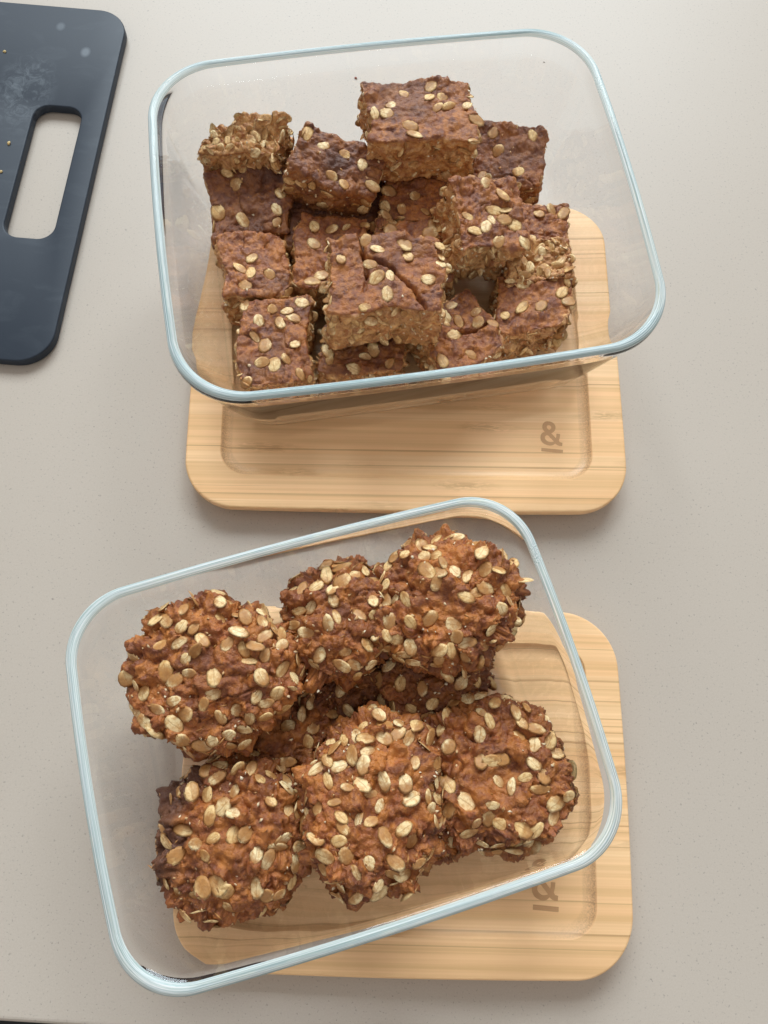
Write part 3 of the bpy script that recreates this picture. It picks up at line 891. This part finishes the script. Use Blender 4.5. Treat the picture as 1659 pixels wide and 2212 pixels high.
B = 'oat bar'
BARS = [
 (41, (-0.0010, 0.2821, 0.0680, 0.1500, 0.0500, 0.0350, -0.03, -0.02), 0.025, 'tallest square oat bar, whole and perched highest at the back of the pile', 14, 18, {}),
 (42, (0.0430, 0.2815, 0.0470, 0.0600, 0.0360, 0.0320, 0.03, 0.16), 0.024, 'oat bar with a dark baked right edge, behind the others at the back right', 6, 9, dict(crust_sides=True, burn_shade=0.15)),
 (43, (0.0002, 0.2569, 0.0420, 0.1054, 0.0300, 0.0300, 0.02, 0.0), 0.024, 'oat bar lying directly below the highest one', 7, 8, {}),
 (44, (0.0345, 0.2335, 0.0620, 0.3000, 0.0320, 0.0350, -0.20, 0.16), 0.028, 'oat bar tipped up on the right side, showing a pale crumbly cut side', 12, 22, {}),
 (45, (0.0604, 0.2449, 0.0420, 0.0375, 0.0300, 0.0280, 0.0, 0.0), 0.023, 'oat bar whose red brown corner shows behind the tipped up one, at the right', 7, 10, {}),
 (46, (0.0600, 0.2240, 0.0450, 0.1724, 0.0300, 0.0230, 0.0, 0.0), 0.026, 'broken piece of oat bar, all rough crumbly inside, below the tipped up one', 8, 16, dict(rough_top=1.0)),
 (47, (0.0600, 0.2035, 0.0430, 0.1200, 0.0340, 0.0310, 0.05, 0.02), 0.025, 'oat bar with a nubbly crumb stuck on top, at the front right corner', 8, 18, dict(cut=((0.010, -0.012, 0.8, -0.6, 0.5),))),
 (48, (-0.0377, 0.2200, 0.0420, -0.0100, 0.0320, 0.0390, -0.03, 0.0), 0.024, 'oat bar half covered by the big cracked one, on its left', 10, 11, {}),
 (49, (0.0019, 0.2240, 0.0420, 0.1480, 0.0340, 0.0380, 0.0, 0.0), 0.024, 'oat bar mostly hidden behind the big cracked one', 8, 10, {}),
 (50, (-0.0090, 0.1935, 0.0680, 0.1431, 0.0490, 0.0385, -0.02, -0.02), 0.028, 'big oat bar in the middle of the pile, split by deep cracks across its top', 14, 24,
  dict(cracks=([(-0.0105, 0.020), (-0.0095, 0.008), (-0.0085, -0.001), (-0.0100, -0.009)], [(-0.0105, 0.010), (-0.002, 0.0035), (0.0035, 0.001), (0.006, -0.003), (0.012, -0.010), (0.016, -0.019)]))),
 (51, (-0.0714, 0.2087, 0.0420, 0.2200, 0.0305, 0.0345, -0.03, 0.0), 0.024, 'smooth topped reddish oat bar by the left wall of the rear container', 5, 12, {}),
 (52, (-0.0570, 0.1708, 0.0420, 0.1600, 0.0315, 0.0430, 0.0, -0.01), 0.024, 'oblong oat bar at the front left corner of the rear container', 15, 12, {}),
 (53, (-0.0173, 0.1745, 0.0360, 0.1113, 0.0385, 0.0250, 0.01, 0.0), 0.018, 'dark shaded oat bar lying under the front of the big cracked one', 8, 9, dict(burn_shade=0.3)),  # crust colour darkened for the shade of the cracked bar above
 (54, (0.0250, 0.1835, 0.0420, 0.6000, 0.0330, 0.0330, 0.02, 0.0), 0.024, 'oat bar turned corner on, at the front between the cracked and the nubbly one', 11, 12, dict(cracks=([(-0.002, 0.0), (0.008, -0.004), (0.02, -0.003)],))),
 (55, (-0.0790, 0.2440, 0.0420, 0.2600, 0.0370, 0.0340, -0.05, 0.25), 0.024, 'dark shiny based oat bar leaning in the back left corner of the container', 8, 6, dict(crust_sides=True, burn_shade=0.4)),
 (56, (-0.0840, 0.2690, 0.0560, 0.0200, 0.0370, 0.0220, 0.06, -0.05), 0.024, 'pale crumbly broken oat bar standing at the far left back of the pile', 8, 18, dict(rough_top=1.0, cut=((-0.006, 0.004, -0.6, 0.8, 0.6),))),
 (57, (-0.0369, 0.2558, 0.0600, -0.0800, 0.0400, 0.0250, -0.22, 0.18), 0.028, 'oat bar with dark purplish baked side and raised corner, left of the highest one', 7, 8, dict(crust_sides=True, burn_shade=0.35)),
 (58, (-0.0375, 0.2500, 0.0350, 0.0800, 0.0480, 0.0420, 0.0, 0.0), 0.019, 'shaded oat bar squashed beneath the purplish sided one', 5, 6, dict(burn_shade=0.5)),  # crust colour darkened to paint the shade beneath the upper bar
]
for s, pose, th, label, tf, sf, kw in BARS:
    build_bar(s, pose, th, label, tf, sf, **kw)

# ------------------------------------------------------------------ loose crumbs
def crumb(seed, loc, r, mat, label):
    rg = np.random.default_rng(seed)
    bm = bmesh.new(); bmesh.ops.create_icosphere(bm, subdivisions=2, radius=1)
    V = np.array([v.co for v in bm.verts]); F = np.array([[v.index for v in f.verts] for f in bm.faces]); bm.free()
    V = V * (1 + 0.35 * vnoise(V + seed, 1.6, seed))[:, None] * np.array([1.2, 0.9, 0.7]) * r
    o = link('crumb', mesh_np('crumb', V, F), mat)
    o.location = (loc[0], loc[1], loc[2] + r * 0.6); o.rotation_euler = (0, 0, rg.uniform(0, 6))
    tag(o, label, 'crumb'); return o
M_CR1 = mat_plain('pale_crumb', (0.60, 0.45, 0.20), 0.6); M_CR2 = mat_plain('red_crumb', (0.30, 0.08, 0.05), 0.6)
M_CR3 = mat_plain('black_speck', (0.02, 0.02, 0.02), 0.6); M_CR4 = mat_plain('orange_crumb', (0.42, 0.16, 0.03), 0.6)
crumb(1, (-0.2409, 0.357, BT), 0.0008, M_CR1, 'pale yellow crumb on the cutting board above the floury smear')
crumb(2, (-0.2234, 0.2943, BT), 0.0010, M_CR1, 'largest pale yellow crumb, on the cutting board left of the handle slot')
crumb(3, (-0.2232, 0.2754, BT), 0.0008, M_CR1, 'pale flat crumb at the very edge of the picture on the cutting board')
crumb(4, (-0.0409, 0.3679, 0), 0.0007, M_CR2, 'tiny pink crumb left of the tallest oat bar, on the counter behind the glass')
crumb(5, (0.0699, 0.3946, 0), 0.0006, M_CR3, 'tiny black speck near the back right corner of the rear container')
crumb(6, (-0.0014, -0.0511, FLOOR_Z), 0.0007, M_CR2, 'tiny red crumb on the glass floor in front of the cookies')
crumb(7, (-0.0701, -0.0201, FLOOR_Z), 0.0009, M_CR4, 'orange crumb beside the burnt edged cookie in the front container')
